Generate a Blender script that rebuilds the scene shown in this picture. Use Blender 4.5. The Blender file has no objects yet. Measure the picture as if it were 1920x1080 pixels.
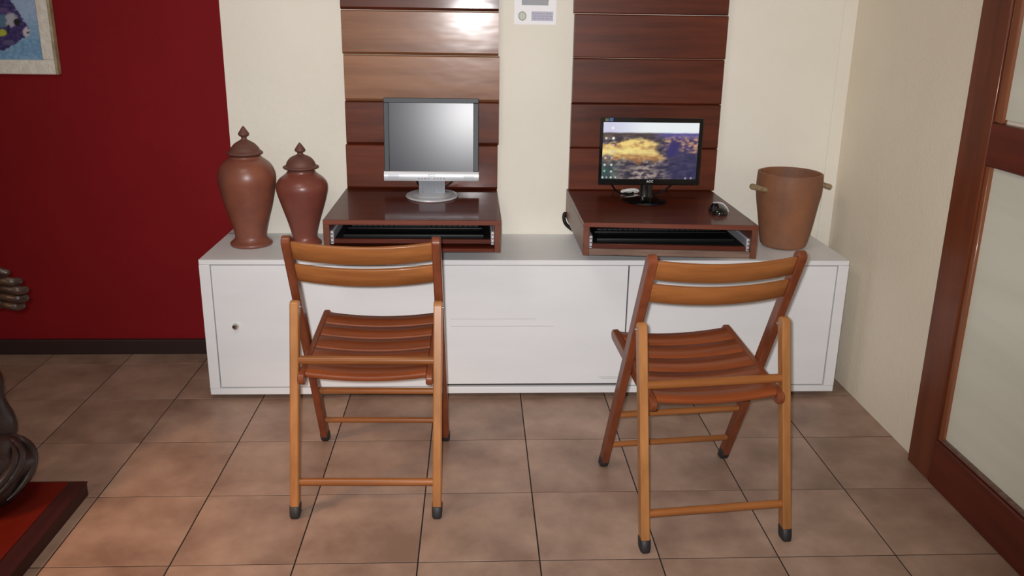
import bpy, bmesh, math, random
from mathutils import Vector, Matrix, noise

random.seed(7)
scene = bpy.context.scene
C = scene.collection
PI = math.pi

# ------------------------------------------------------------------ camera, world, light, exposure
cam_data = bpy.data.cameras.new('camera')
cam = bpy.data.objects.new('camera', cam_data)
C.objects.link(cam)
scene.camera = cam
CAM = Vector((-0.17623, -2.22864, 1.42174))
YAW, PITCH, ROLL = 0.0463, 0.2771, 0.0150
fw = Vector((math.sin(YAW) * math.cos(PITCH), math.cos(YAW) * math.cos(PITCH), -math.sin(PITCH)))
r0 = Vector((math.cos(YAW), -math.sin(YAW), 0))
u0 = r0.cross(fw)
rr = math.cos(ROLL) * r0 + math.sin(ROLL) * u0
uu = -math.sin(ROLL) * r0 + math.cos(ROLL) * u0
cam.matrix_world = Matrix(((rr.x, uu.x, -fw.x, CAM.x), (rr.y, uu.y, -fw.y, CAM.y), (rr.z, uu.z, -fw.z, CAM.z), (0, 0, 0, 1)))
cam_data.sensor_width = 36
cam_data.lens = 1530.717 / 1920 * 36
cam_data.shift_y = -73.734 / 1920
cam_data.clip_start = 0.02

world = bpy.data.worlds.new('world')
scene.world = world
world.use_nodes = True
world.node_tree.nodes['Background'].inputs[0].default_value = (1.0, 0.93, 0.84, 1)
world.node_tree.nodes['Background'].inputs[1].default_value = 0.34

def lamp(name, kind, loc, target, power, color, size, spot=None, blend=0.5):
    d = bpy.data.lights.new(name, kind)
    d.energy = power; d.color = color
    if kind == 'AREA':
        d.shape = 'DISK'; d.size = size
    else:
        d.shadow_soft_size = size
    if spot:
        d.spot_size = math.radians(spot); d.spot_blend = blend
    o = bpy.data.objects.new(name, d)
    C.objects.link(o)
    o.location = loc
    o.rotation_euler = (Vector(target) - Vector(loc)).to_track_quat('-Z', 'Y').to_euler()
    return o

# the camera's own flash, just beside the lens
lamp('camera_flash', 'SPOT', CAM - rr * 0.026 + uu * 0.022, CAM + fw * 2 + uu * 0.20, 226, (1.0, 0.985, 0.985), 0.016, 92, 1.0)
# ceiling lamp behind the photographer, and a warm lamp at the left
lamp('ceiling_lamp', 'AREA', (-0.9, -0.9, 2.55), (-0.5, -0.9, 0), 15, (1.0, 0.92, 0.80), 1.0)
lamp('side_lamp', 'SPOT', (-2.35, -1.15, 1.25), (-1.05, -0.15, 0.0), 115, (1.0, 0.56, 0.32), 0.22, 38, 1.0)

scene.view_settings.view_transform = 'Standard'
scene.view_settings.look = 'None'
scene.view_settings.exposure = 0.0
scene.view_settings.gamma = 1.0
scene.view_settings.use_curve_mapping = False

# ------------------------------------------------------------------ helpers
def lin(c):
    return tuple(((v / 255) / 12.92 if v / 255 <= 0.04045 else ((v / 255 + 0.055) / 1.055) ** 2.4) for v in c)

def new_mat(name):
    m = bpy.data.materials.new(name)
    m.use_nodes = True
    return m, m.node_tree.nodes, m.node_tree.links, m.node_tree.nodes['Principled BSDF']

def mat(name, rgb, rough=0.5, metal=0.0, coat=0.0, spec=0.5, var=0.0, scale=(8, 8, 8), rgb2=None, bump=0.0, bump_scale=60,
        detail=4, contrast=(0.3, 0.7), obj_var=0.0, coat_rough=0.08):
    m, n, l, b = new_mat(name)
    b.inputs['Roughness'].default_value = rough
    b.inputs['Metallic'].default_value = metal
    b.inputs['Coat Weight'].default_value = coat
    b.inputs['Coat Roughness'].default_value = coat_rough
    b.inputs['Specular IOR Level'].default_value = spec
    c1 = lin(rgb)
    b.inputs['Base Color'].default_value = (*c1, 1)
    if rgb2 or bump or obj_var:
        tc = n.new('ShaderNodeTexCoord'); mp = n.new('ShaderNodeMapping')
        mp.inputs['Scale'].default_value = scale
        info = n.new('ShaderNodeObjectInfo')
        add = n.new('ShaderNodeVectorMath'); add.operation = 'ADD'
        mul = n.new('ShaderNodeMath'); mul.operation = 'MULTIPLY'; mul.inputs[1].default_value = 37.0
        l.new(info.outputs['Random'], mul.inputs[0])
        l.new(tc.outputs['Object'], mp.inputs['Vector'])
        l.new(mp.outputs[0], add.inputs[0]); l.new(mul.outputs[0], add.inputs[1])
        nz = n.new('ShaderNodeTexNoise'); nz.inputs['Scale'].default_value = 1; nz.inputs['Detail'].default_value = detail
        nz.inputs['Roughness'].default_value = 0.6
        l.new(add.outputs[0], nz.inputs['Vector'])
        rp = n.new('ShaderNodeValToRGB')
        rp.color_ramp.elements[0].position = contrast[0]; rp.color_ramp.elements[1].position = contrast[1]
        rp.color_ramp.elements[0].color = (*c1, 1)
        rp.color_ramp.elements[1].color = (*lin(rgb2 or rgb), 1)
        l.new(nz.outputs['Fac'], rp.inputs['Fac'])
        out = rp.outputs['Color']
        if obj_var:
            hs = n.new('ShaderNodeHueSaturation')
            mr = n.new('ShaderNodeMapRange')
            mr.inputs['To Min'].default_value = 1 - obj_var; mr.inputs['To Max'].default_value = 1 + obj_var
            l.new(info.outputs['Random'], mr.inputs['Value']); l.new(mr.outputs[0], hs.inputs['Value'])
            l.new(out, hs.inputs['Color']); out = hs.outputs['Color']
        l.new(out, b.inputs['Base Color'])
        if bump:
            n2 = n.new('ShaderNodeTexNoise'); n2.inputs['Scale'].default_value = bump_scale; n2.inputs['Detail'].default_value = 3
            l.new(tc.outputs['Object'], n2.inputs['Vector'])
            bp = n.new('ShaderNodeBump'); bp.inputs['Strength'].default_value = bump; bp.inputs['Distance'].default_value = 0.01
            l.new(n2.outputs['Fac'], bp.inputs['Height']); l.new(bp.outputs[0], b.inputs['Normal'])
    return m

def wood(name, dark, light, axis, rough=0.35, coat=0.3, grain=1.0, obj_var=0.06, coat_rough=0.15, wavy=0.0, spec=0.28):
    """varnished wood, grain running along the given axis"""
    s = [26 * grain] * 3
    s['xyz'.index(axis)] = 2.2 * grain
    m = mat(name, dark, rough, coat=coat * 0.8, spec=spec, rgb2=light, scale=tuple(s), detail=7, contrast=(0.33, 0.68), obj_var=obj_var, coat_rough=coat_rough)
    if wavy:
        n, l, b = m.node_tree.nodes, m.node_tree.links, m.node_tree.nodes['Principled BSDF']
        tc = n.new('ShaderNodeTexCoord'); mp = n.new('ShaderNodeMapping')
        v = [14] * 3; v['xyz'.index(axis)] = 5; mp.inputs['Scale'].default_value = v
        nz = n.new('ShaderNodeTexNoise'); nz.inputs['Scale'].default_value = 1; nz.inputs['Detail'].default_value = 2
        bp = n.new('ShaderNodeBump'); bp.inputs['Strength'].default_value = wavy; bp.inputs['Distance'].default_value = 0.02
        l.new(tc.outputs['Object'], mp.inputs[0]); l.new(mp.outputs[0], nz.inputs['Vector'])
        l.new(nz.outputs['Fac'], bp.inputs['Height']); l.new(bp.outputs[0], b.inputs['Normal']); l.new(bp.outputs[0], b.inputs['Coat Normal'])
    return m

def link_obj(name, bm, m, parent=None, smooth=None, loc=None):
    bmesh.ops.recalc_face_normals(bm, faces=bm.faces)
    me = bpy.data.meshes.new(name)
    bm.to_mesh(me); bm.free()
    me.materials.append(m)
    if smooth is not None:
        for p in me.polygons: p.use_smooth = True
        me.set_sharp_from_angle(angle=math.radians(smooth))
    o = bpy.data.objects.new(name, me)
    C.objects.link(o)
    if parent: o.parent = parent
    if loc: o.location = loc
    return o

def thing(name, label, cat, loc=(0, 0, 0), rz=0, group=None):
    o = bpy.data.objects.new(name, None)
    C.objects.link(o)
    o.location = loc; o.rotation_euler = (0, 0, rz); o.empty_display_size = 0.05
    tag(o, label, cat, group)
    return o

def tag(o, label, cat, group=None):
    o['label'] = label; o['category'] = cat
    if group: o['group'] = group
    return o

def struct(o):
    o['kind'] = 'structure'
    return o

def box(bm, x0, x1, y0, y1, z0, z1, bev=0.0, seg=1):
    vs = [bm.verts.new((x, y, z)) for x in (x0, x1) for y in (y0, y1) for z in (z0, z1)]
    f = [(0, 1, 3, 2), (4, 6, 7, 5), (0, 4, 5, 1), (2, 3, 7, 6), (0, 2, 6, 4), (1, 5, 7, 3)]
    fs = [bm.faces.new([vs[i] for i in q]) for q in f]
    if bev:
        es = {e for fa in fs for e in fa.edges}
        bmesh.ops.bevel(bm, geom=list(es), offset=bev, segments=seg, profile=0.7, affect='EDGES')
    return bm

def nb(): return bmesh.new()

def boxo(name, dims, m, parent=None, bev=0.0, seg=1, smooth=None):
    return link_obj(name, box(nb(), *dims, bev, seg), m, parent, smooth if smooth else (40 if bev else None))

def loft(bm, rings, cap=True, closed=True):
    R = [[bm.verts.new(p) for p in r] for r in rings]
    k = len(R[0])
    for a, b in zip(R, R[1:]):
        for i in range(k if closed else k - 1):
            j = (i + 1) % k
            bm.faces.new((a[i], a[j], b[j], b[i]))
    if cap:
        bm.faces.new(list(reversed(R[0]))); bm.faces.new(R[-1])
    return bm

def tube(bm, pts, r, n=10):
    pts = [Vector(p) for p in pts]
    rs = r if isinstance(r, (list, tuple)) else [r] * len(pts)
    rings = []
    for i, p in enumerate(pts):
        t = (pts[min(i + 1, len(pts) - 1)] - pts[max(i - 1, 0)]).normalized()
        a = t.orthogonal().normalized() if i == 0 else (a - t * a.dot(t)).normalized()
        b = t.cross(a)
        rings.append([p + (a * math.cos(2 * PI * k / n) + b * math.sin(2 * PI * k / n)) * rs[i] for k in range(n)])
    return loft(bm, rings)

def spline(pts, n=8):
    """Catmull-Rom through pts"""
    P = [Vector(p) for p in pts]; P = [2 * P[0] - P[1]] + P + [2 * P[-1] - P[-2]]
    out = []
    for i in range(1, len(P) - 2):
        for k in range(n):
            t = k / n
            out.append(0.5 * ((2 * P[i]) + (P[i + 1] - P[i - 1]) * t + (2 * P[i - 1] - 5 * P[i] + 4 * P[i + 1] - P[i + 2]) * t * t
                              + (3 * P[i] - P[i - 1] - 3 * P[i + 1] + P[i + 2]) * t ** 3))
    out.append(P[-2])
    return out

def lathe(bm, prof, cx=0, cy=0, n=64, sx=1, sy=1, wob=0.0, seed=0):
    """prof: list of (radius, z) from bottom to top; a zero radius closes the shape"""
    prev = None
    for r, z in prof:
        if r < 1e-5:
            ring = [bm.verts.new((cx, cy, z))]
        else:
            ring = []
            for k in range(n):
                a = 2 * PI * k / n
                q = r * (1 + wob * noise.noise(Vector((math.cos(a) * 1.3, math.sin(a) * 1.3, z * 9 + seed))))
                ring.append(bm.verts.new((cx + q * math.cos(a) * sx, cy + q * math.sin(a) * sy, z)))
        if prev:
            if len(prev) == 1 and len(ring) > 1:
                for k in range(n): bm.faces.new((prev[0], ring[(k + 1) % n], ring[k]))
            elif len(ring) == 1 and len(prev) > 1:
                for k in range(n): bm.faces.new((prev[k], prev[(k + 1) % n], ring[0]))
            elif len(ring) > 1:
                for k in range(n): bm.faces.new((prev[k], prev[(k + 1) % n], ring[(k + 1) % n], ring[k]))
        prev = ring
    return bm

def capsule_yz(bm, p0, p1, hw, x0, x1, r0=True, r1=True, bev=0.003):
    """flat bar seen from the side: rounded or square ends in the YZ plane, extruded from x0 to x1"""
    a = Vector(p0); b = Vector(p1); d = (b - a).normalized(); nn = Vector((-d.y, d.x))
    pts = []
    if r1:
        for k in range(9):
            t = PI / 2 - PI * k / 8
            pts.append(b - d * hw + d * math.cos(t) * hw + nn * math.sin(t) * hw)
    else:
        pts += [b + nn * hw, b - nn * hw]
    if r0:
        for k in range(9):
            t = -PI / 2 - PI * k / 8
            pts.append(a + d * hw + d * math.cos(t) * hw + nn * math.sin(t) * hw)
    else:
        pts += [a - nn * hw, a + nn * hw]
    rings = []
    c = sum(pts, Vector((0, 0))) / len(pts)
    for x, s in ((x0, 1), (x0 + bev, 0), (x1 - bev, 0), (x1, 1)):
        ring = []
        for i, p in enumerate(pts):
            if s:
                t = (pts[(i + 1) % len(pts)] - pts[i - 1]).normalized()
                q = p + Vector((t.y, -t.x)) * (-bev if (Vector((t.y, -t.x)).dot(p - c) > 0) else bev)
            else: q = p
            ring.append((x, q.x, q.y))
        rings.append(ring)
    return loft(bm, rings)

def text_part(name, body, size, m, parent, loc, rot, extrude=0.0006, align='CENTER'):
    cu = bpy.data.curves.new(name, 'FONT')
    cu.body = body; cu.size = size; cu.extrude = extrude; cu.align_x = align; cu.align_y = 'CENTER'; cu.resolution_u = 3
    t = bpy.data.objects.new(name, cu)
    C.objects.link(t)
    bpy.context.view_layer.update()
    me = bpy.data.meshes.new_from_object(t.evaluated_get(bpy.context.evaluated_depsgraph_get()))
    bpy.data.objects.remove(t)
    me.materials.clear(); me.materials.append(m)
    o = bpy.data.objects.new(name, me)
    C.objects.link(o)
    o.parent = parent; o.location = loc; o.rotation_euler = rot
    return o

def copy_tree(o, parent=None):
    c = o.copy(); C.objects.link(c)
    if parent: c.parent = parent
    for ch in list(o.children): copy_tree(ch, c)
    return c

# ------------------------------------------------------------------ materials
M = {}
M['white_wall'] = mat('cream_plaster', (233, 228, 215), 0.75, rgb2=(239, 234, 222), scale=(3, 3, 3), bump=0.16, bump_scale=45, spec=0.3)
M['right_wall'] = mat('greige_plaster', (232, 221, 202), 0.85, rgb2=(238, 228, 210), scale=(2.5, 2.5, 2.5), bump=0.14, bump_scale=70, spec=0.2)
M['red_wall'] = mat('deep_red_paint', (122, 8, 15), 0.75, rgb2=(128, 10, 19), scale=(4, 4, 4), bump=0.06, bump_scale=80, spec=0.25)
M['ceiling'] = mat('ceiling_paint', (225, 220, 208), 0.9)
M['dark_skirting'] = mat('dark_skirting', (44, 18, 14), 0.7, rgb2=(38, 15, 12), scale=(3, 20, 20))
M['grout'] = mat('dark_grout', (32, 20, 16), 0.95)
M['tile'] = mat('beige_brown_tile', (134, 107, 92), 0.42, rgb2=(172, 143, 125), scale=(5, 5, 5), detail=8, contrast=(0.34, 0.68), obj_var=0.035, bump=0.04, bump_scale=30, spec=0.45)
M['cabinet'] = mat('white_cabinet_paint', (226, 227, 230), 0.42, rgb2=(232, 233, 236), scale=(2, 6, 9), spec=0.4, bump=0.03, bump_scale=25)
M['gap'] = mat('dark_gap', (70, 68, 68), 0.9)
M['smudge'] = mat('grey_scuff', (150, 147, 146), 0.8)
M['plank'] = wood('dark_red_plank', (74, 29, 14), (110, 49, 25), 'x', rough=0.42, coat=0.32, grain=0.8, obj_var=0.12, coat_rough=0.13, wavy=0.03)
M['plank_light'] = wood('light_brown_plank', (122, 78, 50), (156, 108, 76), 'x', rough=0.40, coat=0.45, grain=0.6, obj_var=0.04, coat_rough=0.18, wavy=0.05)
M['desk'] = wood('desk_red_brown', (68, 25, 12), (94, 36, 18), 'x', rough=0.45, coat=0.35, grain=0.9, obj_var=0.03, coat_rough=0.07)
M['desk_edge'] = wood('desk_edge', (104, 54, 41), (120, 66, 52), 'x', rough=0.4, coat=0.2, grain=1.2)
M['desk_side'] = wood('desk_side', (96, 56, 43), (116, 70, 55), 'y', rough=0.4, coat=0.2)
M['rough_edge'] = wood('raw_board_edge', (98, 76, 66), (128, 104, 92), 'x', rough=0.7, coat=0.0, grain=2)
M['chair_x'] = wood('honey_wood_cross', (124, 74, 37), (158, 98, 52), 'x', rough=0.36, coat=0.3, grain=1.1)
M['chair_z'] = wood('honey_wood_post', (146, 96, 54), (170, 116, 68), 'z', rough=0.36, coat=0.3, grain=1.1)
M['chair_y'] = wood('red_wood_rail', (108, 54, 32), (130, 70, 42), 'y', rough=0.36, coat=0.3, grain=1.1)
M['chair_front'] = wood('red_wood_post', (100, 50, 30), (126, 66, 40), 'z', rough=0.36, coat=0.3, grain=1.1)
M['seat'] = wood('seat_slat_wood', (112, 54, 27), (136, 70, 37), 'x', rough=0.3, coat=0.35, grain=1.1)
M['rubber'] = mat('black_rubber', (38, 36, 38), 0.55)
M['steel'] = mat('steel', (170, 168, 166), 0.32, metal=1.0)
M['slide'] = mat('zinc_slide', (205, 204, 212), 0.45, metal=0.6)
M['chrome'] = mat('chrome', (210, 208, 205), 0.15, metal=1.0)
M['keyhole'] = mat('keyhole', (25, 25, 25), 0.5)
M['silver'] = mat('silver_plastic', (206, 208, 214), 0.35, metal=0.25)
M['silver_dark'] = mat('grey_silver_plastic', (112, 116, 122), 0.4, metal=0.3)
M['bezel'] = mat('grey_bezel', (50, 55, 62), 0.5, metal=0.0)
M['lcd'] = mat('grey_lcd_panel', (44, 47, 60), 0.27, spec=0.42)
M['black_gloss'] = mat('black_gloss', (12, 12, 14), 0.12, coat=0.6)
M['black'] = mat('black_plastic', (14, 14, 15), 0.45, spec=0.3)
M['key'] = mat('black_keys', (20, 20, 22), 0.5, spec=0.35)
M['tray_black'] = mat('black_tray_top', (14, 13, 14), 0.8, spec=0.2)
M['grey_print'] = mat('grey_print', (120, 122, 130), 0.5)
M['white_print'] = mat('white_print', (215, 215, 220), 0.5)
M['white_cable'] = mat('white_cable', (228, 226, 222), 0.4)
M['terracotta'] = mat('terracotta', (120, 72, 60), 0.40, rgb2=(142, 82, 60), scale=(9, 9, 14), detail=5, coat=0.2, coat_rough=0.28, bump=0.06, bump_scale=40, contrast=(0.35, 0.7))
M['terracotta_red'] = mat('terracotta_red', (118, 64, 56), 0.38, rgb2=(134, 72, 56), scale=(9, 9, 14), detail=5, coat=0.25, coat_rough=0.25, bump=0.06, bump_scale=40, contrast=(0.35, 0.7))
M['lid'] = mat('terracotta_lid', (98, 62, 53), 0.6, rgb2=(114, 72, 61), scale=(20, 20, 20), bump=0.1)
M['pot'] = mat('brown_clay', (114, 78, 62), 0.65, rgb2=(150, 98, 64), scale=(7, 7, 5), detail=6, bump=0.15, bump_scale=50, contrast=(0.32, 0.72))
M['lug'] = mat('clay_lug', (112, 92, 66), 0.6, rgb2=(160, 140, 108), scale=(60, 60, 60))
M['door'] = wood('door_mahogany', (94, 44, 24), (120, 60, 34), 'z', rough=0.38, coat=0.3, grain=0.8)
M['door_h'] = wood('door_mahogany_rail', (82, 30, 17), (104, 40, 23), 'y', rough=0.4, coat=0.25, grain=0.8)
M['door_bead'] = wood('door_bead', (124, 72, 46), (140, 86, 58), 'z', rough=0.35, coat=0.4)
M['glass'] = mat('frosted_pane', (216, 217, 202), 0.4, rgb2=(225, 226, 212), scale=(1, 0.6, 7), spec=0.6, coat=0.15, coat_rough=0.1, contrast=(0.4, 0.62))
M['carved'] = mat('dark_carved_wood', (34, 25, 25), 0.42, rgb2=(52, 38, 36), scale=(12, 12, 12), coat=0.2, coat_rough=0.2, bump=0.5, bump_scale=22)
M['carved_hand'] = mat('dark_carved_hand', (40, 27, 24), 0.4, rgb2=(66, 46, 36), scale=(20, 20, 20), coat=0.2, coat_rough=0.2, bump=0.4, bump_scale=60)
M['slab'] = wood('red_slab_wood', (84, 18, 10), (112, 30, 15), 'y', rough=0.35, coat=0.3, grain=0.6)
M['slab_edge'] = wood('red_slab_edge', (50, 18, 16), (64, 24, 21), 'y', rough=0.5, coat=0.1)
M['paper'] = mat('white_paper', (250, 250, 255), 0.8)
M['frame_cream'] = mat('distressed_cream_frame', (212, 205, 192), 0.6, rgb2=(236, 231, 222), scale=(40, 40, 40), detail=6, bump=0.3, bump_scale=90)
M['frame_lip'] = mat('frame_lip', (190, 176, 146), 0.5, rgb2=(150, 132, 100), scale=(30, 30, 30))

def attr_mat(name, emit=0.0, rough=0.6):
    m, n, l, b = new_mat(name)
    a = n.new('ShaderNodeAttribute'); a.attribute_name = 'paint'
    if emit:
        b.inputs['Base Color'].default_value = (0.01, 0.01, 0.012, 1)
        l.new(a.outputs['Color'], b.inputs['Emission Color']); b.inputs['Emission Strength'].default_value = emit
    else:
        l.new(a.outputs['Color'], b.inputs['Base Color'])
    b.inputs['Roughness'].default_value = rough
    return m

def picture(name, x0, x1, z0, z1, y, nx, nz, fn, m, parent):
    """flat picture in the XZ plane whose colour at (x, z) comes from fn"""
    bm = nb()
    V = [[bm.verts.new((x0 + (x1 - x0) * i / nx, y, z0 + (z1 - z0) * j / nz)) for i in range(nx + 1)] for j in range(nz + 1)]
    for j in range(nz):
        for i in range(nx):
            bm.faces.new((V[j][i], V[j][i + 1], V[j + 1][i + 1], V[j + 1][i]))
    me = bpy.data.meshes.new(name); bm.to_mesh(me); bm.free()
    me.materials.append(m)
    at = me.color_attributes.new('paint', 'FLOAT_COLOR', 'POINT')
    for k, v in enumerate(me.vertices):
        at.data[k].color = (*lin(fn(v.co.x, v.co.z)), 1)
    o = bpy.data.objects.new(name, me); C.objects.link(o); o.parent = parent
    return o

# ------------------------------------------------------------------ the room
S = 0.33
XW, YW, YR, XS = 1.310, 1.030, 1.110, -1.145      # right wall, white wall, red wall, where the white wall starts
fl = struct(boxo('floor', (-4.2, XW + 0.1, -3.6, YR + 0.1, -0.12, -0.0016), M['grout']))
def tile_mesh(x0, x1, y0, y1):
    g, c = 0.0019, 0.0004
    bm = nb()
    rings = []
    for ins, z in ((g, -0.006), (g, -c), (g + c, 0.0)):
        rings.append([(x0 + ins, y0 + ins, z), (x1 - ins, y0 + ins, z), (x1 - ins, y1 - ins, z), (x0 + ins, y1 - ins, z)])
    return loft(bm, rings)
shared = None
for j in range(-8, 4):
    for i in range(-11, 4):
        y1 = S if j < 3 else YR - 3 * S
        x1 = S if i < 3 else XW + 0.002 - 3 * S
        if j < 3 and i < 3:
            if shared is None:
                t = link_obj('tile', tile_mesh(0, S, 0, S), M['tile'], fl); shared = t.data
            else:
                t = bpy.data.objects.new('tile', shared); C.objects.link(t); t.parent = fl
        else:
            t = link_obj('tile', tile_mesh(0, x1, 0, y1), M['tile'], fl)
        t.location = (i * S, j * S, random.uniform(-0.0005, 0.0))

struct(boxo('wall_back', (XS, XW + 0.1, YW, YW + 0.2, 0, 2.6), M['white_wall']))
struct(boxo('wall_red', (-4.1, XS, YR, YR + 0.12, 0, 2.6), M['red_wall']))
# red-painted return where the red wall steps forward to the white one
struct(boxo('trim_1', (XS - 0.004, XS, YW + 0.001, YR, 0, 2.6), M['red_wall']))
struct(boxo('wall_right', (XW, XW + 0.12, -3.6, YW, 0, 2.6), M['right_wall']))
struct(boxo('wall_left', (-4.2, -4.1, -3.6, YR + 0.1, 0, 2.6), M['white_wall']))
struct(boxo('ceiling', (-4.2, XW + 0.12, -3.6, YR + 0.12, 2.6, 2.7), M['ceiling']))
struct(boxo('baseboard_back', (-4.1, XS - 0.004, 1.090, YR, 0, 0.066), M['dark_skirting'], bev=0.003))
struct(boxo('trim_2', (1.256, XW, YW - 0.004, YW, 0.0, 2.6), M['white_wall'], bev=0.001))

# wood-framed glass door on the right wall: door_1 is the frame stile, the rest its parts
DX = 1.283
door = struct(boxo('door_1', (DX, XW, 0.036, 0.172, 0.0, 2.2), M['door'], bev=0.003))
boxo('stile', (DX, XW, -1.35, -1.22, 0.0, 2.2), M['door'], door, bev=0.003)
boxo('bottom_rail', (DX - 0.002, XW, -1.22, 0.0355, 0.0, 0.150), M['door_h'], door, bev=0.003)
boxo('top_rail', (DX, XW, -1.22, 0.0355, 2.06, 2.2), M['door_h'], door, bev=0.003)
boxo('middle_rail', (DX - 0.003, XW, -1.22, 0.030, 1.030, 1.152), M['door_h'], door, bev=0.003)
for z0, z1, w in ((0.150, 1.030, 0.020), (1.152, 2.06, 0.032)):
    boxo('glazing_bead', (DX + 0.007, XW, 0.0355 - w, 0.0355, z0, z1), M['door_bead'], door, bev=0.003)
    boxo('glass_pane', (1.302, XW, -1.22, 0.0355 - w, z0 + 0.012, z1), M['glass'], door)
boxo('glazing_bead', (DX + 0.007, XW, -1.22, 0.0155, 0.150, 0.162), M['rough_edge'], door, bev=0.003)

# ------------------------------------------------------------------ plank panels on the white wall
def panel(name, label, x0, x1, zs, mats, cx, bv):
    t = thing(name, label, 'wall panel', (cx, YW - 0.0013, zs[0]), group='plank wall panels')
    for k, (z0, z1) in enumerate(zip(zs, zs[1:])):
        e0, e1 = random.uniform(-0.003, 0.003), random.uniform(-0.003, 0.003)
        a, b = x0 + e0 - cx, x1 + e1 - cx
        z0, z1 = z0 - zs[0] + 0.001, z1 - zs[0] - 0.001
        th = 0.030 + random.uniform(-0.002, 0.002)
        bm = nb()
        prof = [(0, z0), (-th + bv, z0), (-th, z0 + bv), (-th, z1 - 0.004), (-th + 0.005, z1), (0, z1)]
        rings = [[(x, y, z) for y, z in prof] for x in (a, b)]
        loft(bm, rings)
        link_obj('plank', bm, M[mats[k]], t)
    return t
panel('plank_panel', 'tall panel of wide horizontal planks behind the silver monitor, two planks paler than the rest', -0.686, -0.0885,
      [0.749, 0.928, 1.097, 1.273, 1.438, 1.605, 1.775, 1.945, 2.115],
      ['plank', 'plank', 'plank_light', 'plank_light', 'plank', 'plank', 'plank', 'plank'], -0.387, 0.010)
panel('plank_panel', 'tall panel of all dark red-brown planks behind the glossy black monitor', 0.198, 0.794,
      [0.749, 0.922, 1.097, 1.271, 1.436, 1.602, 1.77, 1.94, 2.11], ['plank'] * 8, 0.496, 0.004)

# ------------------------------------------------------------------ the long low cabinet
cab = thing('low_cabinet', 'long low white cabinet under both desks with three flush doors', 'cabinet', (0.02, 0.84, 0))
ox, oy = 0.02, 0.84
CX0, CX1, CY, CZ0, CZ1 = -1.181, 1.228, 0.650, 0.021, 0.558
def cb(bm, x0, x1, y0, y1, z0, z1, bev=0.0): return box(bm, x0 - ox, x1 - ox, y0 - oy, y1 - oy, z0, z1, bev)
bm = nb()
cb(bm, CX0, CX1, CY + 0.022, YW - 0.0013, CZ0 + 0.003, CZ1 - 0.003)
cb(bm, CX0, CX1, CY, YW - 0.0013, 0.538, CZ1, 0.002)
cb(bm, CX0, XS - 0.005, 1.02, YR, CZ0, CZ1, 0.001)
cb(bm, CX0, CX1, CY, CY + 0.03, CZ0, 0.0475, 0.002)
cb(bm, CX0, -1.1425, CY, CY + 0.03, 0.0475, 0.538, 0.001)
cb(bm, 1.188, CX1, CY, CY + 0.03, 0.0475, 0.538, 0.001)
link_obj('carcass', bm, M['cabinet'], cab, 40)
link_obj('recess', cb(nb(), -1.1425, 1.188, CY + 0.017, CY + 0.0225, 0.0475, 0.538), M['gap'], cab)
link_obj('plinth', cb(nb(), CX0 + 0.04, CX1 - 0.04, CY + 0.06, YW - 0.0013, 0.0, CZ0 + 0.003), M['gap'], cab)
doors = ((-1.1395, -0.3215), (-0.3185, 0.3930), (0.3975, 1.1845))
for k, (a, b) in enumerate(doors):
    z0 = 0.0585 if k == 1 else 0.0515
    d = link_obj('door', cb(nb(), a, b, CY + (0.006 if k == 1 else 0.003), CY + 0.017, z0, 0.5355, 0.0012), M['cabinet'], cab, 40)
    if k == 0:
        lk = nb()
        rings = []
        for rad, y in ((0.012, 0.0), (0.012, -0.010), (0.0095, -0.014), (0.0075, -0.0145)):
            rings.append([(-1.066 - ox + rad * math.cos(q * PI / 12), CY + 0.003 - oy + y, 0.300 + rad * math.sin(q * PI / 12)) for q in range(24)])
        loft(lk, rings)
        o = link_obj('lock', lk, M['chrome'], d, 40); o['label'] = 'small round chrome cam lock'
        link_obj('keyhole', cb(nb(), -1.0675, -1.0645, CY - 0.0125, CY - 0.0105, 0.295, 0.305), M['keyhole'], cab)
    if k == 1:
        for (sx0, sx1, z) in ((-0.27, 0.05, 0.3245), (-0.27, 0.12, 0.296), (0.30, 0.388, 0.085), (0.31, 0.385, 0.0795)):
            o = link_obj('scratch', cb(nb(), sx0, sx1, CY + 0.0055, CY + 0.0062, z, z + 0.0008), M['smudge'], cab)
            o['label'] = 'faint grey pencil-like scratch'

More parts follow.
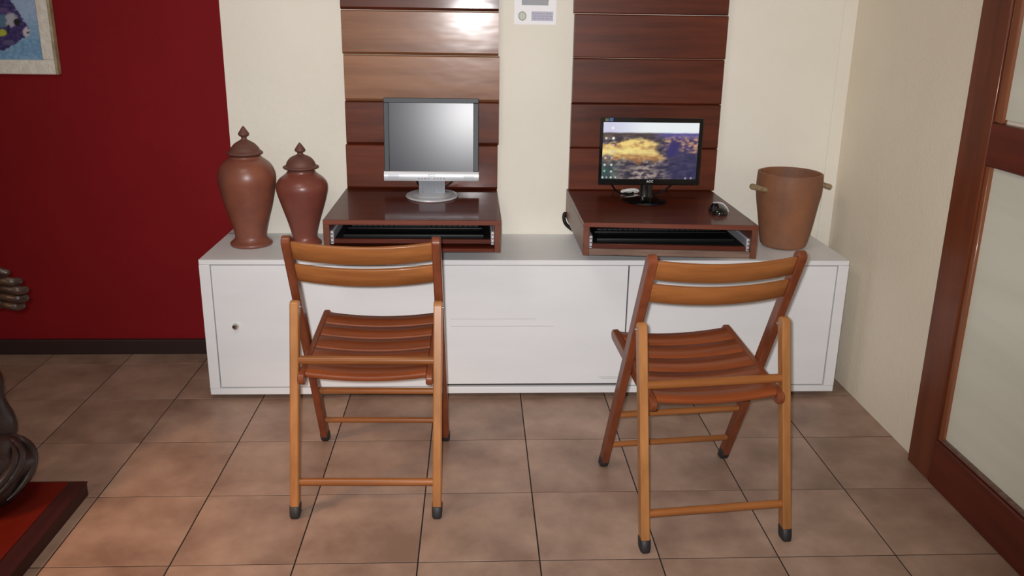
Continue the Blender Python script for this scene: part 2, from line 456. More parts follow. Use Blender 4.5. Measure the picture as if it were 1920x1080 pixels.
# ------------------------------------------------------------------ wall-hung desks (boxes with a keyboard tray)
def desk(label, x0, x1, yl, yr, ztop, zb, tray_z, bottom_h, cx, rough):
    cy = 0.75
    t = thing('wall_desk', label, 'desk', (cx, cy, zb), group='wall-hung box desks')
    def yf(x): return yl + (yr - yl) * (x - x0) / (x1 - x0)
    def part(name, a, b, dy, y1, z0, z1, m, par=t, bev=0.0015):
        bm = box(nb(), a, b, 0.0, y1, z0 - zb, z1 - zb, bev)
        for v in bm.verts:
            if v.co.y < 0.02: v.co.y += yf(v.co.x) + dy
            v.co.x -= cx; v.co.y -= cy
        return link_obj(name, bm, M[m], par, 40)
    th = 0.0165
    ybk = YW - 0.0013
    part('top', x0, x1, 0.003, ybk, ztop - th, ztop, 'desk')
    # front edging strips, paler than the top
    for nm, a, b, z0, z1, m in (('edging', x0, x1, ztop - th, ztop - 0.0005, 'desk_edge'),):
        bm = box(nb(), a, b, 0, 0.0028, z0 - zb, z1 - zb, 0.0008)
        for v in bm.verts:
            v.co.y += yf(v.co.x); v.co.x -= cx; v.co.y -= cy
        link_obj(nm, bm, M[m], t)
    part('side_panel', x0, x0 + 0.021, 0.0, ybk, zb, ztop - th, 'desk_side')
    part('side_panel', x1 - 0.021, x1, 0.0, ybk, zb, ztop - th, 'desk_side')
    o = part('bottom_panel', x0 + 0.021, x1 - 0.021, 0.001, ybk, zb + 0.001, zb + bottom_h, 'rough_edge' if rough else 'desk')
    if rough: o['label'] = 'raw brown-grey front edge'
    tr = part('keyboard_tray', x0 + 0.034, x1 - 0.034, 0.010, 0.97, tray_z - 0.016, tray_z, 'desk')
    o = part('tray_top_sheet', x0 + 0.036, x1 - 0.036, 0.016, 0.965, tray_z, tray_z + 0.0008, 'tray_black', bev=0)  # thin black sheet over the tray, turns its top near black
    for a, b in ((x0 + 0.0215, x0 + 0.0335), (x1 - 0.0335, x1 - 0.0215)):
        s = part('drawer_slide', a, b, 0.010, 0.93, tray_z - 0.020, tray_z + 0.028, 'slide', bev=0.0025)
        bm = nb()
        for q in range(3):
            tube(bm, [((a + b) / 2 - cx, yf(a) + 0.0075 - cy, tray_z - zb - 0.010 + q * 0.014), ((a + b) / 2 - cx, yf(a) + 0.0105 - cy, tray_z - zb - 0.010 + q * 0.014)], 0.0035, 8)
        link_obj('screw', bm, M['steel'], s)
    return t

desk('dark red-brown box desk on the wall under the silver monitor', -0.695, -0.0905, 0.484, 0.480, 0.749, 0.636, 0.680, 0.014, -0.39, False)
desk('dark red-brown box desk on the wall under the glossy black monitor, mouse on top', 0.193, 0.7865, 0.464, 0.424, 0.749, 0.632, 0.672, 0.024, 0.49, True)

def keyboard(label, loc, w=0.475, d=0.155, rz=0):
    t = thing('keyboard', label, 'keyboard', loc, rz, 'keyboards in the desk trays')
    wr = box(nb(), -w / 2 - 0.004, w / 2 + 0.004, -0.085, -0.0005, 0.0, 0.013, 0.004, 2)
    link_obj('wrist_rest', wr, M['black'], t, 50)
    bm = box(nb(), -w / 2, w / 2, 0, d, 0.0, 0.016, 0.004, 2)
    for v in bm.verts:
        if v.co.z > 0.008: v.co.z += v.co.y * 0.05
    link_obj('case', bm, M['black'], t, 50)
    bm = nb()
    for row in range(6):
        y = 0.016 + row * 0.0205
        x = -w / 2 + 0.012
        while x < w / 2 - 0.022:
            ww = 0.016
            if row == 0 and -0.09 < x < 0.02: ww = 0.11
            zt = 0.016 + y * 0.05
            box(bm, x, min(x + ww, w / 2 - 0.010), y, y + 0.0165, zt - 0.001, zt + 0.006, 0.0)
            x += ww + 0.0028
    o = link_obj('keys', bm, M['key'], t); o['kind'] = 'stuff'
    bm = nb()
    for k in range(3): box(bm, w / 2 - 0.075 + k * 0.02, w / 2 - 0.063 + k * 0.02, 0.1405, 0.144, 0.0225, 0.0237)
    link_obj('indicator_lights', bm, M['grey_print'], t)
    return t
keyboard('black keyboard in the open tray below the silver monitor', (-0.390, 0.590, 0.680))
keyboard('black keyboard deep in the tray below the glossy black monitor', (0.485, 0.575, 0.672))

# ------------------------------------------------------------------ silver monitor, switched off
mon = thing('monitor', 'silver and grey square monitor with a blank screen on an oval foot', 'monitor', (-0.345, 0.885, 0.749))
W2, zb, zt = 0.179, 0.060, 0.372
tilt = math.radians(-6.5)
def tilted(bm, yc, zc):
    for v in bm.verts:
        y, z = v.co.y - yc, v.co.z - zc
        v.co.y = yc + y * math.cos(tilt) - z * math.sin(tilt) ; v.co.z = zc + y * math.sin(tilt) + z * math.cos(tilt)
    return bm
yf = -0.030
bm = box(nb(), -W2 + 0.002, W2 - 0.002, yf + 0.0075, yf + 0.045, zb + 0.006, zt - 0.002, 0.008, 2)
link_obj('back_shell', tilted(bm, 0, zb), M['silver_dark'], mon, 45)
bz = 0.020
bm = nb()
for d in ((-W2, W2, zt - 0.019, zt), (-W2, -W2 + bz, zb + 0.036, zt - 0.0185), (W2 - bz, W2, zb + 0.036, zt - 0.0185)):
    box(bm, d[0], d[1], yf, yf + 0.012, d[2], d[3], 0.002)
link_obj('bezel', tilted(bm, 0, zb), M['bezel'], mon, 40)
bm = nb()
nseg = 24
rings = []
for i in range(nseg + 1):
    x = -W2 - 0.001 + (2 * W2 + 0.002) * i / nseg
    rings.append([(x, yf + 0.02, zb), (x, yf - 0.002, zb), (x, yf - 0.007, zb + 0.008), (x, yf - 0.007, zb + 0.028), (x, yf - 0.002, zb + 0.036), (x, yf + 0.02, zb + 0.036)])
loft(bm, rings)
bar = link_obj('front_bar', tilted(bm, 0, zb), M['silver'], mon, 50)
bar['label'] = 'bright silver lower bar with speakers'
for sx in (-1, 1):
    bm = nb()
    for q in range(9):
        for w in range(3):
            box(bm, sx * 0.143 - 0.02 + q * 0.0045, sx * 0.143 - 0.0175 + q * 0.0045, yf - 0.0077, yf - 0.0065, zb + 0.011 + w * 0.005, zb + 0.0135 + w * 0.005)
    link_obj('speaker_grille', tilted(bm, 0, zb), M['grey_print'], bar)
bm = nb()
for q in range(-4, 5):
    if q: box(bm, q * 0.012 - 0.003, q * 0.012 + 0.003, yf - 0.0077, yf - 0.0065, zb + 0.008, zb + 0.0115)
link_obj('buttons', tilted(bm, 0, zb), M['grey_print'], bar)
text_part('maker_mark', 'AOC', 0.013, M['grey_print'], bar, (0.0, yf - 0.0075, zb + 0.0255), (PI / 2, 0, 0))
bm = box(nb(), -W2 + bz, W2 - bz, yf + 0.004, yf + 0.008, zb + 0.036, zt - 0.019)
link_obj('screen', tilted(bm, 0, zb), M['lcd'], mon)
bm = nb()
for q in range(14):
    x = -0.050 + q * 0.00715
    box(bm, x, x + 0.00715, -0.012 - (0.004 if q % 2 else 0), 0.014, 0.008, 0.080)
link_obj('neck', bm, M['silver_dark'], mon)
bm = lathe(nb(), [(0, 0), (0.098, 0), (0.101, 0.003), (0.099, 0.007), (0.080, 0.011), (0.075, 0.009), (0.066, 0.0135), (0, 0.0135)], 0, -0.012, 64, 1.0, 1.16)
link_obj('foot', bm, M['silver'], mon, 35)

# ------------------------------------------------------------------ black monitor, switched on
mon2 = thing('monitor', 'glossy black widescreen monitor showing a golden rocky coast', 'monitor', (0.478, 0.815, 0.749))
W2, zb, zt, yf = 0.193, 0.066, 0.318, -0.025
bm = box(nb(), -W2 + 0.004, W2 - 0.004, yf + 0.006, yf + 0.030, zb + 0.004, zt - 0.004, 0.008, 2)
link_obj('back_shell', bm, M['black'], mon2, 45)
bm = nb()
sx0, sx1, sz0, sz1 = -0.181, 0.179, zb + 0.022, zt - 0.017
for d in ((-W2, W2, sz1, zt), (-W2, W2, zb, sz0), (-W2, sx0, sz0, sz1), (sx1, W2, sz0, sz1)):
    box(bm, d[0], d[1], yf, yf + 0.008, d[2], d[3], 0.001)
link_obj('bezel', bm, M['black_gloss'], mon2, 40)
def fbm(x, y, s, o=0.0, det=4):
    v, a = 0, 0.5
    for k in range(det):
        v += a * noise.noise(Vector((x * s, y * s, o + k * 3.1))); s *= 2.1; a *= 0.55
    return v
def mix(a, b, t):
    t = max(0, min(1, t)); return tuple(p + (q - p) * t for p, q in zip(a, b))
def ss(a, b, x):
    t = max(0, min(1, (x - a) / (b - a))); return t * t * (3 - 2 * t)
def wallpaper(x, z):
    u = (x - sx0) / (sx1 - sx0); v = (sz1 - z) / (sz1 - sz0)      # v downwards
    n1 = fbm(u, v, 4, 1.0); n2 = fbm(u, v * 1.6, 9, 5.0); n3 = fbm(u, v, 20, 9.0)
    rock = mix((38, 34, 52), (150, 132, 126), 0.42 + n2 * 1.5 + n3 * 0.8)
    rock = mix(rock, (186, 168, 156), 0.75 * ss(0.22, 0.0, abs(u - 0.48 + n1 * 0.25)) * ss(0.5, 0.7, v) * ss(-0.1, 0.25, n2 + n3))
    c = rock
    c = mix(c, (52, 96, 84), ss(0.26, 0.0, u) * ss(0.62, 0.8, v) * 0.65)                   # green water lower left
    c = mix(c, (44, 42, 86), ss(0.55, 0.8, u + n1 * 0.2) * ss(0.3, 0.5, v) * 0.75)          # dark blue at the right
    gold = mix((160, 106, 66), (250, 218, 130), 0.55 + n1 * 1.6 + n2 * 1.6 + n3 * 0.6)
    band = ss(0.27 + 0.10 * ss(.25, 0, u), 0.40, v + n1 * 0.22 + n2 * 0.1) * ss(0.66, 0.54, v + n1 * 0.25 + n2 * 0.15 - 0.05 * (1 - u)) * ss(0.66, 0.52, u + n1 * 0.3)
    c = mix(c, gold, band)
    c = mix(c, (255, 236, 150), band * ss(0.10, 0.0, abs(v - 0.50 - 0.05 * u)) * 0.8)
    houses = ss(0.2, 0.26, v) * ss(0.56, 0.44, v + n2 * 0.2) * ss(0.6, 0.7, u)
    hc = mix((84, 62, 110), (246, 190, 120), 0.35 + n3 * 2.6 + n2 * 1.2)
    c = mix(c, hc, houses * 0.8)
    c = mix(c, (52, 44, 104), ss(0.09, 0.03, abs(u - 0.745 + (v - 0.45) * 0.2)) * ss(0.3, 0.36, v) * ss(0.65, 0.55, v))
    top = ss(0.33, 0.2, v)
    c = mix(c, mix((74, 58, 52), (92, 84, 158), ss(0.45, 0.68, u)), top * 0.85)
    c = mix(c, mix((216, 214, 240), (246, 252, 255), ss(0.05, 0.5, u)), ss(0.20, 0.165, v + n2 * 0.01))
    for (iu, iv, r, col) in ((0.035, 0.28, .018, (230, 214, 190)), (0.11, 0.28, .020, (255, 255, 245)), (0.11, 0.40, .018, (214, 178, 170)),
                             (0.105, 0.52, .018, (215, 205, 220)), (0.035, 0.63, .015, (225, 210, 200)), (0.10, 0.63, .014, (200, 190, 180)),
                             (0.03, 0.75, .017, (220, 225, 225)), (0.10, 0.75, .017, (230, 230, 235)), (0.03, 0.86, .014, (150, 230, 180)),
                             (0.10, 0.87, .014, (225, 235, 230)), (0.012, 0.975, .014, (225, 235, 240)), (0.055, 0.975, .012, (200, 210, 215)),
                             (0.10, 0.975, .014, (235, 240, 240)), (0.148, 0.975, .012, (220, 225, 225)), (0.89, 0.985, .014, (190, 190, 200)),
                             (0.95, 0.98, .012, (200, 200, 205)), (0.10, 0.10, .02, (255, 255, 255))):
        dd = math.hypot((u - iu) * 1.65, v - iv)
        c = mix(c, col, ss(r * 1.6, r * 0.7, dd))
    return c
picture('screen', sx0, sx1, sz0, sz1, yf + 0.0035, 150, 92, wallpaper, attr_mat('lit_wallpaper', 0.85, 0.3), mon2)
text_part('maker_mark', 'AOC', 0.012, M['white_print'], mon2, (0.004, yf - 0.0006, zb + 0.013), (PI / 2, 0, 0))
boxo('sticker', (-0.176, -0.163, yf - 0.0008, yf, zt - 0.013, zt - 0.003), mat('olive_sticker', (92, 98, 70), 0.5), mon2)
boxo('sticker', (-0.160, -0.146, yf - 0.0008, yf, zt - 0.013, zt - 0.001), mat('blue_sticker', (50, 92, 150), 0.5), mon2)
bm = nb()
rings = []
for z, w, d, y in ((0.006, 0.030, 0.016, 0.010), (0.02, 0.024, 0.013, 0.010), (0.06, 0.023, 0.012, 0.012), (0.10, 0.026, 0.012, 0.014)):
    rings.append([(w * math.cos(k * PI / 8), y + d * math.sin(k * PI / 8), z) for k in range(16)])
link_obj('neck', loft(bm, rings), M['black_gloss'], mon2, 50)
bm = lathe(nb(), [(0, 0), (0.082, 0), (0.086, 0.003), (0.080, 0.007), (0.045, 0.011), (0.03, 0.014), (0, 0.015)], -0.008, -0.005, 64, 1.0, 1.1)
link_obj('foot', bm, M['black_gloss'], mon2, 40)

def cable(label, pts, r, m, name='cable', cat='cable'):
    o = link_obj(name, tube(nb(), spline(pts), r, 8), M[m], None, 60)
    return tag(o, label, cat)
cable('black cable looping down behind the left of the glossy black monitor', [(0.345, 0.850, 0.850), (0.352, 0.880, 0.800), (0.385, 0.900, 0.762), (0.43, 0.915, 0.754), (0.46, 0.96, 0.753)], 0.0035, 'black')
cable('black cable curving down behind the right of the glossy black monitor', [(0.60, 0.850, 0.850), (0.585, 0.885, 0.795), (0.545, 0.90, 0.762), (0.50, 0.93, 0.754), (0.475, 0.985, 0.753)], 0.0035, 'black')
cable('short black cable hanging behind the left of the silver monitor', [(-0.415, 0.965, 0.835), (-0.412, 0.960, 0.80), (-0.395, 0.935, 0.772), (-0.380, 0.93, 0.7665)], 0.0035, 'black')
cable('short black cable hanging behind the right of the silver monitor', [(-0.255, 0.965, 0.835), (-0.262, 0.965, 0.80), (-0.285, 0.968, 0.775), (-0.31, 0.965, 0.7665)], 0.0035, 'black')
cable('white cable bunched behind the neck of the black monitor', [(0.405, 0.945, 0.756), (0.425, 0.93, 0.765), (0.455, 0.935, 0.766), (0.470, 0.945, 0.758), (0.44, 0.955, 0.756), (0.412, 0.965, 0.756)], 0.0065, 'white_cable')
cable('thick black cable looping out below the left side of the right desk', [(0.215, 1.012, 0.627), (0.200, 1.01, 0.638), (0.188, 1.008, 0.650), (0.184, 1.005, 0.634), (0.190, 0.995, 0.612), (0.21, 0.98, 0.595), (0.26, 0.95, 0.5665)], 0.0075, 'black')

# mouse
ms = thing('mouse', 'small black and silver mouse on the right-hand desk', 'mouse', (0.703, 0.625, 0.749), math.radians(-8))
bm = nb()
rings = []
for k in range(13):
    t = k / 12; y = -0.052 + 0.104 * t
    w = 0.034 * math.sqrt(max(0.02, 1 - (2 * t - 1) ** 4)) * (1 - 0.12 * math.sin(PI * t) ** 2)
    h = 0.034 * math.sin(PI * (0.10 + 0.82 * (1 - t) ** 0.85 * 1.0)) ** 0.6 if 0 < k < 12 else 0.010
    rings.append([(w * math.cos(a), y, max(0.0, h * math.sin(a))) for a in [PI * q / 10 for q in range(11)]] + [(-w * 0.5, y, 0), (w * 0.5, y, 0)])
link_obj('shell', loft(bm, rings), M['black_gloss'], ms, 60)
bm = nb()
pts = [(0.030, -0.038, 0.012), (0.027, -0.018, 0.021), (0.014, -0.004, 0.0325), (-0.004, 0.006, 0.0345), (-0.016, 0.020, 0.031)]
tube(bm, spline(pts), 0.0028, 8)
link_obj('trim_band', bm, M['silver'], ms, 60)
tube_b = lathe(nb(), [(0, -0.003), (0.006, -0.003), (0.0068, 0), (0.006, 0.003), (0, 0.003)], 0, 0, 16)
for v in tube_b.verts: v.co = Vector((v.co.z, v.co.x + 0.030, v.co.y + 0.027))
link_obj('wheel', tube_b, M['grey_print'], ms, 40)

# ------------------------------------------------------------------ paper notice between the panels
nt = thing('paper_notice', 'small white paper notice taped high between the two plank panels', 'notice', (0.05, YW, 1.393))
boxo('sheet', (-0.0795, 0.0805, -0.0012, 0.0, 0.0, 0.225), M['paper'], nt)
M['lav'] = mat('lavender_print', (196, 196, 214), 0.8); M['gry'] = mat('grey_block_print', (168, 168, 186), 0.8); M['em'] = mat('emblem_green', (206, 210, 200), 0.8); M['em2'] = mat('emblem_ring', (168, 174, 164), 0.8)
def flat(name, d, m): return boxo(name, (d[0], d[1], d[4] if len(d) > 4 else -0.0016, -0.0012, d[2], d[3]), m, nt)
flat('print_block', (-0.052, 0.050, 0.071, 0.098), M['gry'])
flat('print_block', (-0.014, 0.070, 0.014, 0.049), M['lav'])
bm = nb(); rnd = random.Random(3)
for row, (a, b, z0, h) in enumerate(((-0.048, 0.046, 0.0855, 0.010), (-0.048, 0.046, 0.0735, 0.008))):
    x = a
    while x < b:
        w = rnd.uniform(0.004, 0.010); box(bm, x, x + w, -0.0019, -0.0015, z0, z0 + h * rnd.uniform(0.6, 1)); x += w + rnd.uniform(0.002, 0.004)
link_obj('print_marks', bm, M['em2'], nt)
bm = nb()
for z0 in (0.038, 0.029, 0.020):
    x = -0.010
    while x < 0.064:
        w = rnd.uniform(0.003, 0.009); box(bm, x, x + w, -0.0019, -0.0015, z0, z0 + 0.005); x += w + 0.003
link_obj('print_marks', bm, M['gry'], nt)
bm = nb()
rings = [[(-0.049 + r * math.cos(k * PI / 16), y, 0.031 + r * 1.1 * math.sin(k * PI / 16)) for k in range(32)] for r, y in ((0.016, -0.0012), (0.016, -0.0017))]
link_obj('emblem', loft(bm, rings), M['em2'], nt)
bm = nb()
rings = [[(-0.049 + r * math.cos(k * PI / 16), y, 0.031 + r * 1.1 * math.sin(k * PI / 16)) for k in range(32)] for r, y in ((0.012, -0.0016), (0.012, -0.0020))]
link_obj('emblem_centre', loft(bm, rings), M['em'], nt)

# ------------------------------------------------------------------ terracotta jars and the pot
def smooth_prof(pts, n=5):
    return [(max(0.0, p.x), p.y) for p in spline([(a, b, 0) for a, b in pts], n)]
def jar(label, loc, body, lid, m):
    t = thing('lidded_jar', label, 'jar', loc, random.uniform(0, 3), 'terracotta lidded jars')
    pr = [(0, 0)] + smooth_prof(body) + [(0, body[-1][1])]
    link_obj('body', lathe(nb(), pr, n=72, wob=0.012, seed=loc[0] * 10), M[m], t, 50)
    link_obj('lid', lathe(nb(), [(0, lid[0][1])] + smooth_prof(lid) + [(0, lid[-1][1] + 0.001)], n=56), M['lid'], t, 45)
    return t
k = 0.00199
jar('taller brown terracotta jar with a pointed lid, beside the red wall', (-1.043, 0.860, CZ1),
    [(0.072, 0.0), (0.078, 0.004), (0.078, 0.012), (0.066, 0.022), (0.059, 0.034), (0.061, 0.055), (0.072, 0.100), (0.088, 0.155), (0.101, 0.215), (0.1065, 0.256), (0.1035, 0.285), (0.092, 0.311), (0.074, 0.329), (0.060, 0.339), (0.056, 0.346)],
    [(0.052, 0.346), (0.056, 0.350), (0.064, 0.354), (0.0640, 0.360), (0.056, 0.366), (0.049, 0.378), (0.036, 0.392), (0.020, 0.402), (0.011, 0.408), (0.010, 0.416), (0.0185, 0.423), (0.0195, 0.430), (0.012, 0.442), (0.005, 0.453), (0.001, 0.457)], 'terracotta')
jar('shorter red-brown terracotta jar with a pointed lid, second from the red wall', (-0.838, 0.860, CZ1),
    [(0.060, 0.0), (0.064, 0.004), (0.063, 0.012), (0.052, 0.022), (0.047, 0.034), (0.050, 0.055), (0.062, 0.100), (0.078, 0.150), (0.091, 0.195), (0.0965, 0.224), (0.0935, 0.244), (0.082, 0.261), (0.066, 0.274), (0.054, 0.284), (0.052, 0.290)],
    [(0.048, 0.290), (0.050, 0.296), (0.064, 0.301), (0.066, 0.307), (0.056, 0.311), (0.050, 0.326), (0.038, 0.340), (0.021, 0.349), (0.012, 0.353), (0.0105, 0.359), (0.0185, 0.365), (0.0190, 0.372), (0.012, 0.383), (0.005, 0.393), (0.001, 0.397)], 'terracotta_red')

pot = thing('clay_pot', 'open brown clay pot with two stub handles near the right wall', 'pot', (1.047, 0.860, CZ1))
out = [(0.070, 0.0), (0.084, 0.006), (0.091, 0.022), (0.101, 0.08), (0.114, 0.16), (0.1225, 0.22), (0.1235, 0.262), (0.122, 0.288), (0.1215, 0.296)]
inn = [(0.116, 0.298), (0.112, 0.292), (0.111, 0.26), (0.108, 0.20), (0.090, 0.06), (0.07, 0.02)]
link_obj('body', lathe(nb(), [(0, 0)] + smooth_prof(out) + smooth_prof(inn) + [(0, 0.02)], n=72, wob=0.02, seed=4), M['pot'], pot, 50)
link_obj('handle', tube(nb(), [(-0.105, -0.050, 0.236), (-0.130, -0.055, 0.242), (-0.168, -0.062, 0.252), (-0.174, -0.063, 0.2535)], [0.012, 0.0105, 0.0115, 0.008], 12), M['lug'], pot, 50)
link_obj('handle', tube(nb(), [(0.114, -0.015, 0.256), (0.130, -0.020, 0.250), (0.150, -0.030, 0.244), (0.155, -0.032, 0.242)], [0.012, 0.0105, 0.0115, 0.008], 12), M['lug'], pot, 50)

# ------------------------------------------------------------------ folding chairs
def make_chair(label, loc, rz):
    t = thing('folding_chair', label, 'chair', loc, rz, 'slatted folding chairs')
    HW, T = 0.2075, 0.0125
    B = lambda z: 0.235 * z + 0.004
    A = lambda z: 0.460 - 0.446 * z
    for s in (-1, 1):
        x0, x1 = s * HW - T, s * HW + T
        r = link_obj('rear_leg', capsule_yz(nb(), (B(0.030), 0.030), (B(0.622), 0.622), 0.0165, x0, x1, False, True), M['chair_z'], t, 40)
        def ferrule(fn, par, sl):
            rings = []
            for z, g in ((0.0, 0.72), (0.004, 0.92), (0.012, 1.0), (0.036, 1.0), (0.0375, 0.9)):
                cy = fn(z); w, d = (T + 0.0025) * g, (0.0165 + 0.0025) * g
                rings.append([(s * HW + w * sxx, cy + d * syy, z) for sxx, syy in ((-1, -.6), (-.7, -1), (.7, -1), (1, -.6), (1, .6), (.7, 1), (-.7, 1), (-1, .6))])
            link_obj('rubber_foot', loft(nb(), rings), M['rubber'], par, 60)
        ferrule(B, r, 0)
        f = link_obj('front_leg', capsule_yz(nb(), (A(0.030), 0.030), (A(0.828), 0.828), 0.0175, x0, x1, False, True), M['chair_front'], t, 40)
        ferrule(A, f, 0)
        # hinge bolt joining the two posts
        link_obj('hinge_bolt', tube(nb(), [(s * (HW - T - 0.002), 0.158, 0.598), (s * (HW + T + 0.002), 0.158, 0.598)], 0.0045, 10), M['steel'], t, 50)
        ri0 = s * 0.1945; ri1 = s * 0.1745
        R_ = link_obj('seat_rail', capsule_yz(nb(), (0.066, 0.403), (0.487, 0.457), 0.0185, min(ri0, ri1), max(ri0, ri1)), M['chair_y'], t, 40)
        link_obj('rail_bolt', tube(nb(), [(s * 0.1735, 0.092, 0.407), (s * 0.171, 0.092, 0.407)], 0.005, 10), M['steel'], R_, 50)
    def rod(name, y, z, r, m='chair_x'):
        e = HW - T + 0.002
        pts = [(-e + 2 * e * k / 6, y, z) for k in range(7)]
        link_obj(name, tube(nb(), pts, r, 14), M[m], t, 50)
    rod('stretcher', B(0.452) - 0.002, 0.452, 0.0125)
    rod('stretcher', B(0.101), 0.101, 0.0115)
    rod('stretcher', A(0.236), 0.236, 0.0105)
    rod('stretcher', A(0.098), 0.098, 0.0095)
    # curved back slats
    up = Vector((0, -0.446, 1)).normalized(); nr = Vector((0, -1, -0.446)).normalized()
    for z0, z1 in ((0.757, 0.813), (0.683, 0.739)):
        bm = nb(); rings = []
        e = HW - T + 0.001
        for k in range(25):
            x = -e + 2 * e * k / 24
            q = 1 - (x / e) ** 2
            o = Vector((x, A(0), 0)) + nr * (0.002 + 0.023 * q)
            th = 0.0055
            ring = []
            zz0, zz1 = z0 / up.z, z1 / up.z
            for a, b in ((zz0 + .002, -th), (zz1 - .002, -th), (zz1, -th + .002), (zz1, th - .002), (zz1 - .002, th), (zz0 + .002, th), (zz0, th - .002), (zz0, -th + .002)):
                ring.append(o + up * a + nr * b)
            rings.append(ring)
        link_obj('back_slat', loft(bm, rings), M['chair_x'], t, 50)
    # dished seat slats
    sl = Vector((0, 1, 0.128)).normalized(); sn = Vector((0, -0.128, 1)).normalized()
    for yc in (0.118, 0.195, 0.272, 0.349, 0.426):
        bm = nb(); rings = []
        for k in range(17):
            x = -0.1740 + 0.348 * k / 16
            q = 1 - (x / 0.174) ** 2
            c = Vector((x, yc, 0.405 + 0.128 * (yc - 0.08) + 0.010)) - sn * 0.014 * q
            w, th = 0.0360, 0.0075
            rings.append([c + sl * a + sn * b for a, b in ((-w + .003, -th), (w - .003, -th), (w, -th + .003), (w, th - .003), (w - .003, th), (-w + .003, th), (-w, th - .003), (-w, -th + .003))])
        link_obj('seat_slat', loft(bm, rings), M['seat'], t, 50)
    return t
ch = make_chair('honey-brown slatted folding chair in front of the silver monitor, nearly square to the cabinet', (-0.4954, -0.1216, 0), math.radians(-1.2))
c2 = copy_tree(ch)
c2.location = (0.5009, -0.2768, 0); c2.rotation_euler = (0, 0, math.radians(6.04))
c2['label'] = 'honey-brown slatted folding chair in front of the lit black monitor, turned slightly left'

# ------------------------------------------------------------------ framed fish painting on the red wall
pc = thing('framed_painting', 'painting of a dark blue fish in a distressed cream frame on the red wall', 'painting', (-2.16, YR, 1.178))
px0, px1, pz1 = -0.36, 0.36, 0.50
fwid = 0.055
def fbox(name, a, b, z0, z1, y0, m, bev=0.004):
    return boxo(name, (a, b, y0, -0.001, z0, z1), m, pc, bev=bev)
fbox('frame_rail', px0, px1 - 0.001, 0.0, fwid, -0.024, M['frame_cream'])
fbox('frame_rail', px0, px1 - 0.001, pz1 - fwid, pz1, -0.024, M['frame_cream'])
fbox('frame_stile', px1 - fwid, px1 - 0.0095, fwid, pz1 - fwid, -0.0235, M['frame_cream'])
fbox('frame_stile', px0, px0 + fwid, fwid, pz1 - fwid, -0.0235, M['frame_cream'])
fbox('frame_lip', px1 - 0.008, px1 + 0.002, 0.0, pz1, -0.030, M['frame_lip'], 0.003)
poly = [(-60, -60), (-20, -75), (8, -20), (16, 0), (30, 20), (45, 43), (53, 54), (52, 66), (38, 74), (25, 84), (8, 93), (-20, 98), (-60, 85), (-90, 30)]
def inside(x, y):
    c = False
    for (x1, y1), (x2, y2) in zip(poly, poly[1:] + poly[:1]):
        if (y1 > y) != (y2 > y) and x < (x2 - x1) * (y - y1) / (y2 - y1) + x1: c = not c
    return c
def fish(lx, lz):
    x, z = lx - 2.16, lz + 1.178
    u = (x + 2.017) * 490 - (z - 1.226) * 65; v = (1.457 - z) * 499
    n1 = fbm(u / 100, v / 100, 5, 2.0); n2 = fbm(u / 100, v / 60, 14, 7.0)
    c = mix((150, 172, 208), (98, 146, 186), ss(10, 90, v) + n1)
    c = mix(c, (206, 218, 232), 0.3 * ss(0.0, 0.5, n2 + n1 + 0.25))
    if inside(u + n2 * 4, v + n1 * 4):
        c = mix((40, 30, 84), (84, 66, 130), 0.4 + n2 * 1.6)
        def blob(cx, cy, rx, ry, col, amt=1):
            nonlocal c
            d = math.hypot((u - cx) / rx, (v - cy) / ry)
            c = mix(c, col, amt * ss(1.15, 0.75, d + n2 * 0.5))
        blob(18, 38, 15, 14, (172, 172, 182)); blob(2, 40, 8, 14, (84, 116, 140)); blob(2, 62, 9, 7, (176, 182, 60))
        blob(30, 42, 7, 7, (24, 22, 26)); blob(14, 55, 3, 9, (36, 30, 70)); blob(14, 80, 12, 5, (92, 90, 128), 0.8)
        blob(47, 60, 7, 10, (196, 190, 196)); blob(50, 61, 4, 1.6, (70, 60, 80)); blob(5, 20, 10, 5, (110, 84, 130), 0.7)
        blob(-30, 20, 10, 40, (150, 150, 170), 0.8)
    return c
picture('canvas', px0 + fwid - 0.004, px1 - fwid + 0.004, fwid - 0.004, pz1 - fwid + 0.004, -0.010, 150, 100, fish, attr_mat('painted_canvas', 0, 0.55), pc)

# ------------------------------------------------------------------ carved figure on its red wooden slab
sl_t = thing('wooden_slab', 'low red-stained wooden slab on the floor at the left edge', 'plinth', (-1.80, -0.40, 0))
bm = box(nb(), -0.5, 0.446, -0.75, 0.424, 0.0, 0.040, 0.0)
bmesh.ops.bevel(bm, geom=[e for e in bm.edges if abs(e.verts[0].co.x - e.verts[1].co.x) < 1e-6 and abs(e.verts[0].co.y - e.verts[1].co.y) < 1e-6], offset=0.012, segments=3, affect='EDGES')
link_obj('rim', bm, M['slab_edge'], sl_t)
bm = nb()
r0_, r1_ = [], []
def rr_(x0, x1, y0, y1, z): return [(x0, y0, z), (x1, y0, z), (x1, y1, z), (x0, y1, z)]
loft(bm, [rr_(-0.4995, 0.4455, -0.7495, 0.4235, 0.0395), rr_(-0.465, 0.405, -0.715, 0.395, 0.0545)])
link_obj('bevel', bm, M['slab_edge'], sl_t)
bm = nb()
loft(bm, [rr_(-0.464, 0.404, -0.714, 0.394, 0.05), rr_(-0.463, 0.403, -0.713, 0.393, 0.057)])
link_obj('board', bm, M['slab'], sl_t)

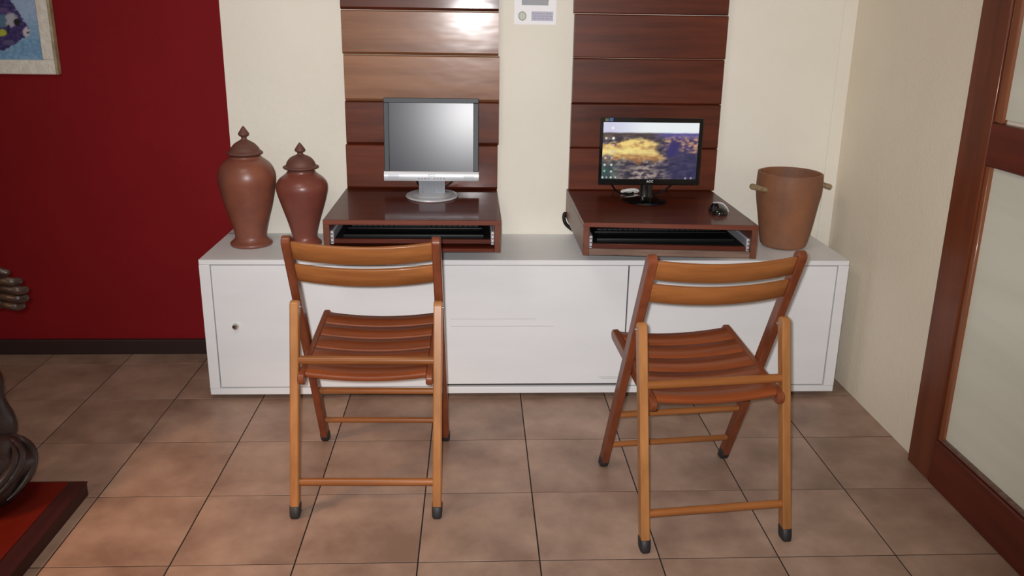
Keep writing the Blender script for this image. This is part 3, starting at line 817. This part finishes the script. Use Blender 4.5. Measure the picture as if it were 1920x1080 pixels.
fig = thing('carved_figure', 'dark carved wooden figure with one hand held out, on the red slab', 'sculpture', (-1.585, -0.10, 0.057))
def skinned(name, verts, edges, radii, m, parent, sub=2):
    me = bpy.data.meshes.new(name)
    me.from_pydata(verts, edges, [])
    o = bpy.data.objects.new(name, me); C.objects.link(o)
    md = o.modifiers.new('skin', 'SKIN'); md.use_smooth_shade = True
    for i, r in enumerate(radii):
        me.skin_vertices[0].data[i].radius = r if isinstance(r, tuple) else (r, r)
    me.skin_vertices[0].data[0].use_root = True
    s = o.modifiers.new('sub', 'SUBSURF'); s.levels = sub; s.render_levels = sub
    bpy.context.view_layer.update()
    m2 = bpy.data.meshes.new_from_object(o.evaluated_get(bpy.context.evaluated_depsgraph_get()))
    bpy.data.objects.remove(o)
    m2.materials.clear(); m2.materials.append(m)
    for p in m2.polygons: p.use_smooth = True
    o = bpy.data.objects.new(name, m2); C.objects.link(o); o.parent = parent
    return o
# gathered folds at the foot of the figure
bm = nb()
bmesh.ops.create_uvsphere(bm, u_segments=40, v_segments=28, radius=1)
for v in bm.verts:
    p = v.co.copy()
    n1 = noise.noise(p * 2.2)
    a = math.atan2(p.y, p.x)
    ridge = 0.05 * math.sin(3.2 * a + 5.5 * p.z)
    rad = 1 + 0.10 * n1 + ridge
    z = p.z * rad
    v.co = Vector((p.x * rad * 0.128, p.y * rad * 0.150, max(0.0, 0.085 + z * 0.098)))
link_obj('robe_folds', bm, M['carved'], fig, 70)
bm = nb()
for q, off in ((0.0, 0.0), (0.9, 0.03), (1.9, -0.01)):
    pts = []
    for k in range(12):
        a = -1.5 + k * 0.16 + q * 0.5; el = -0.35 + k * 0.11 + off * 4
        pts.append((0.133 * math.cos(a) * math.cos(el), 0.155 * math.sin(a) * math.cos(el), 0.085 + 0.10 * math.sin(el)))
    tube(bm, pts, [0.004 + 0.009 * math.sin(PI * k / 11) for k in range(12)], 8)
link_obj('carved_ridges', bm, M['carved'], fig, 70)
# trunk, shoulders, head: one continuous body (only its edge is in the photo)
bv = [(-0.03, 0.10, 0.10), (-0.03, 0.11, 0.19), (-0.055, 0.12, 0.245), (-0.045, 0.12, 0.31), (-0.075, 0.12, 0.365), (-0.075, 0.12, 0.43), (-0.09, 0.12, 0.50), (-0.15, 0.12, 0.62), (-0.18, 0.12, 0.78), (-0.19, 0.11, 0.90), (-0.19, 0.09, 1.02),
      (-0.10, 0.11, 0.78), (-0.11, 0.10, 0.68), (-0.03, 0.08, 0.622), (0.045, 0.075, 0.612), (-0.29, 0.11, 0.77), (-0.33, 0.08, 0.62), (-0.28, 0.0, 0.54)]
be = [(0, 1), (1, 2), (2, 3), (3, 4), (4, 5), (5, 6), (6, 7), (7, 8), (8, 9), (9, 10), (8, 11), (11, 12), (12, 13), (13, 14), (8, 15), (15, 16), (16, 17)]
br = [0.085, 0.088, 0.066, 0.085, 0.060, 0.075, 0.085, 0.095, 0.085, 0.04, 0.075, 0.048, 0.04, 0.030, 0.026, 0.048, 0.036, 0.028]
body = skinned('body', bv, be, br, M['carved'], fig)
hd = nb()
rings = [(0, 0.93), (0.035, 0.935), (0.055, 0.96), (0.068, 1.01), (0.072, 1.05), (0.066, 1.09), (0.045, 1.125), (0, 1.14)]
lathe(hd, rings, -0.19, 0.09, 28, 0.9, 1.05)
box(hd, -0.20, -0.18, 0.005, 0.035, 1.005, 1.045, 0.006)
link_obj('head', hd, M['carved'], body, 60)
# outstretched hand: palm, four stacked fingers curled at the tips, thumb
hv = [(0.05, 0.075, 0.612), (0.085, 0.070, 0.612)]
palm = nb()
box(palm, 0.030, 0.102, 0.052, 0.092, 0.565, 0.655, 0.014, 3)
hand = link_obj('hand', palm, M['carved_hand'], fig, 60)
for q, (z, L, r) in enumerate(((0.648, 0.052, 0.0130), (0.624, 0.066, 0.0125), (0.600, 0.064, 0.0120), (0.577, 0.052, 0.0110))):
    pts = [(0.095, 0.066, z), (0.095 + L * 0.45, 0.052, z + 0.002), (0.095 + L * 0.95, 0.046, z - 0.002), (0.095 + L * 1.08, 0.066, z - 0.006), (0.095 + L * 0.85, 0.086, z - 0.008)]
    skinned('finger', pts, [(0, 1), (1, 2), (2, 3), (3, 4)], [r, r * 1.05, r * 1.1, r * 0.95, r * 0.7], M['carved_hand'], hand, 2)
skinned('thumb', [(0.055, 0.060, 0.650), (0.078, 0.045, 0.672), (0.112, 0.046, 0.680), (0.140, 0.052, 0.670)], [(0, 1), (1, 2), (2, 3)], [0.015, 0.015, 0.013, 0.009], M['carved_hand'], hand, 2)
skinned('cuff', [(0.020, 0.075, 0.575), (0.028, 0.055, 0.60), (0.028, 0.055, 0.64), (0.020, 0.075, 0.668)], [(0, 1), (1, 2), (2, 3)], [0.012, 0.014, 0.014, 0.012], M['carved_hand'], hand, 2)
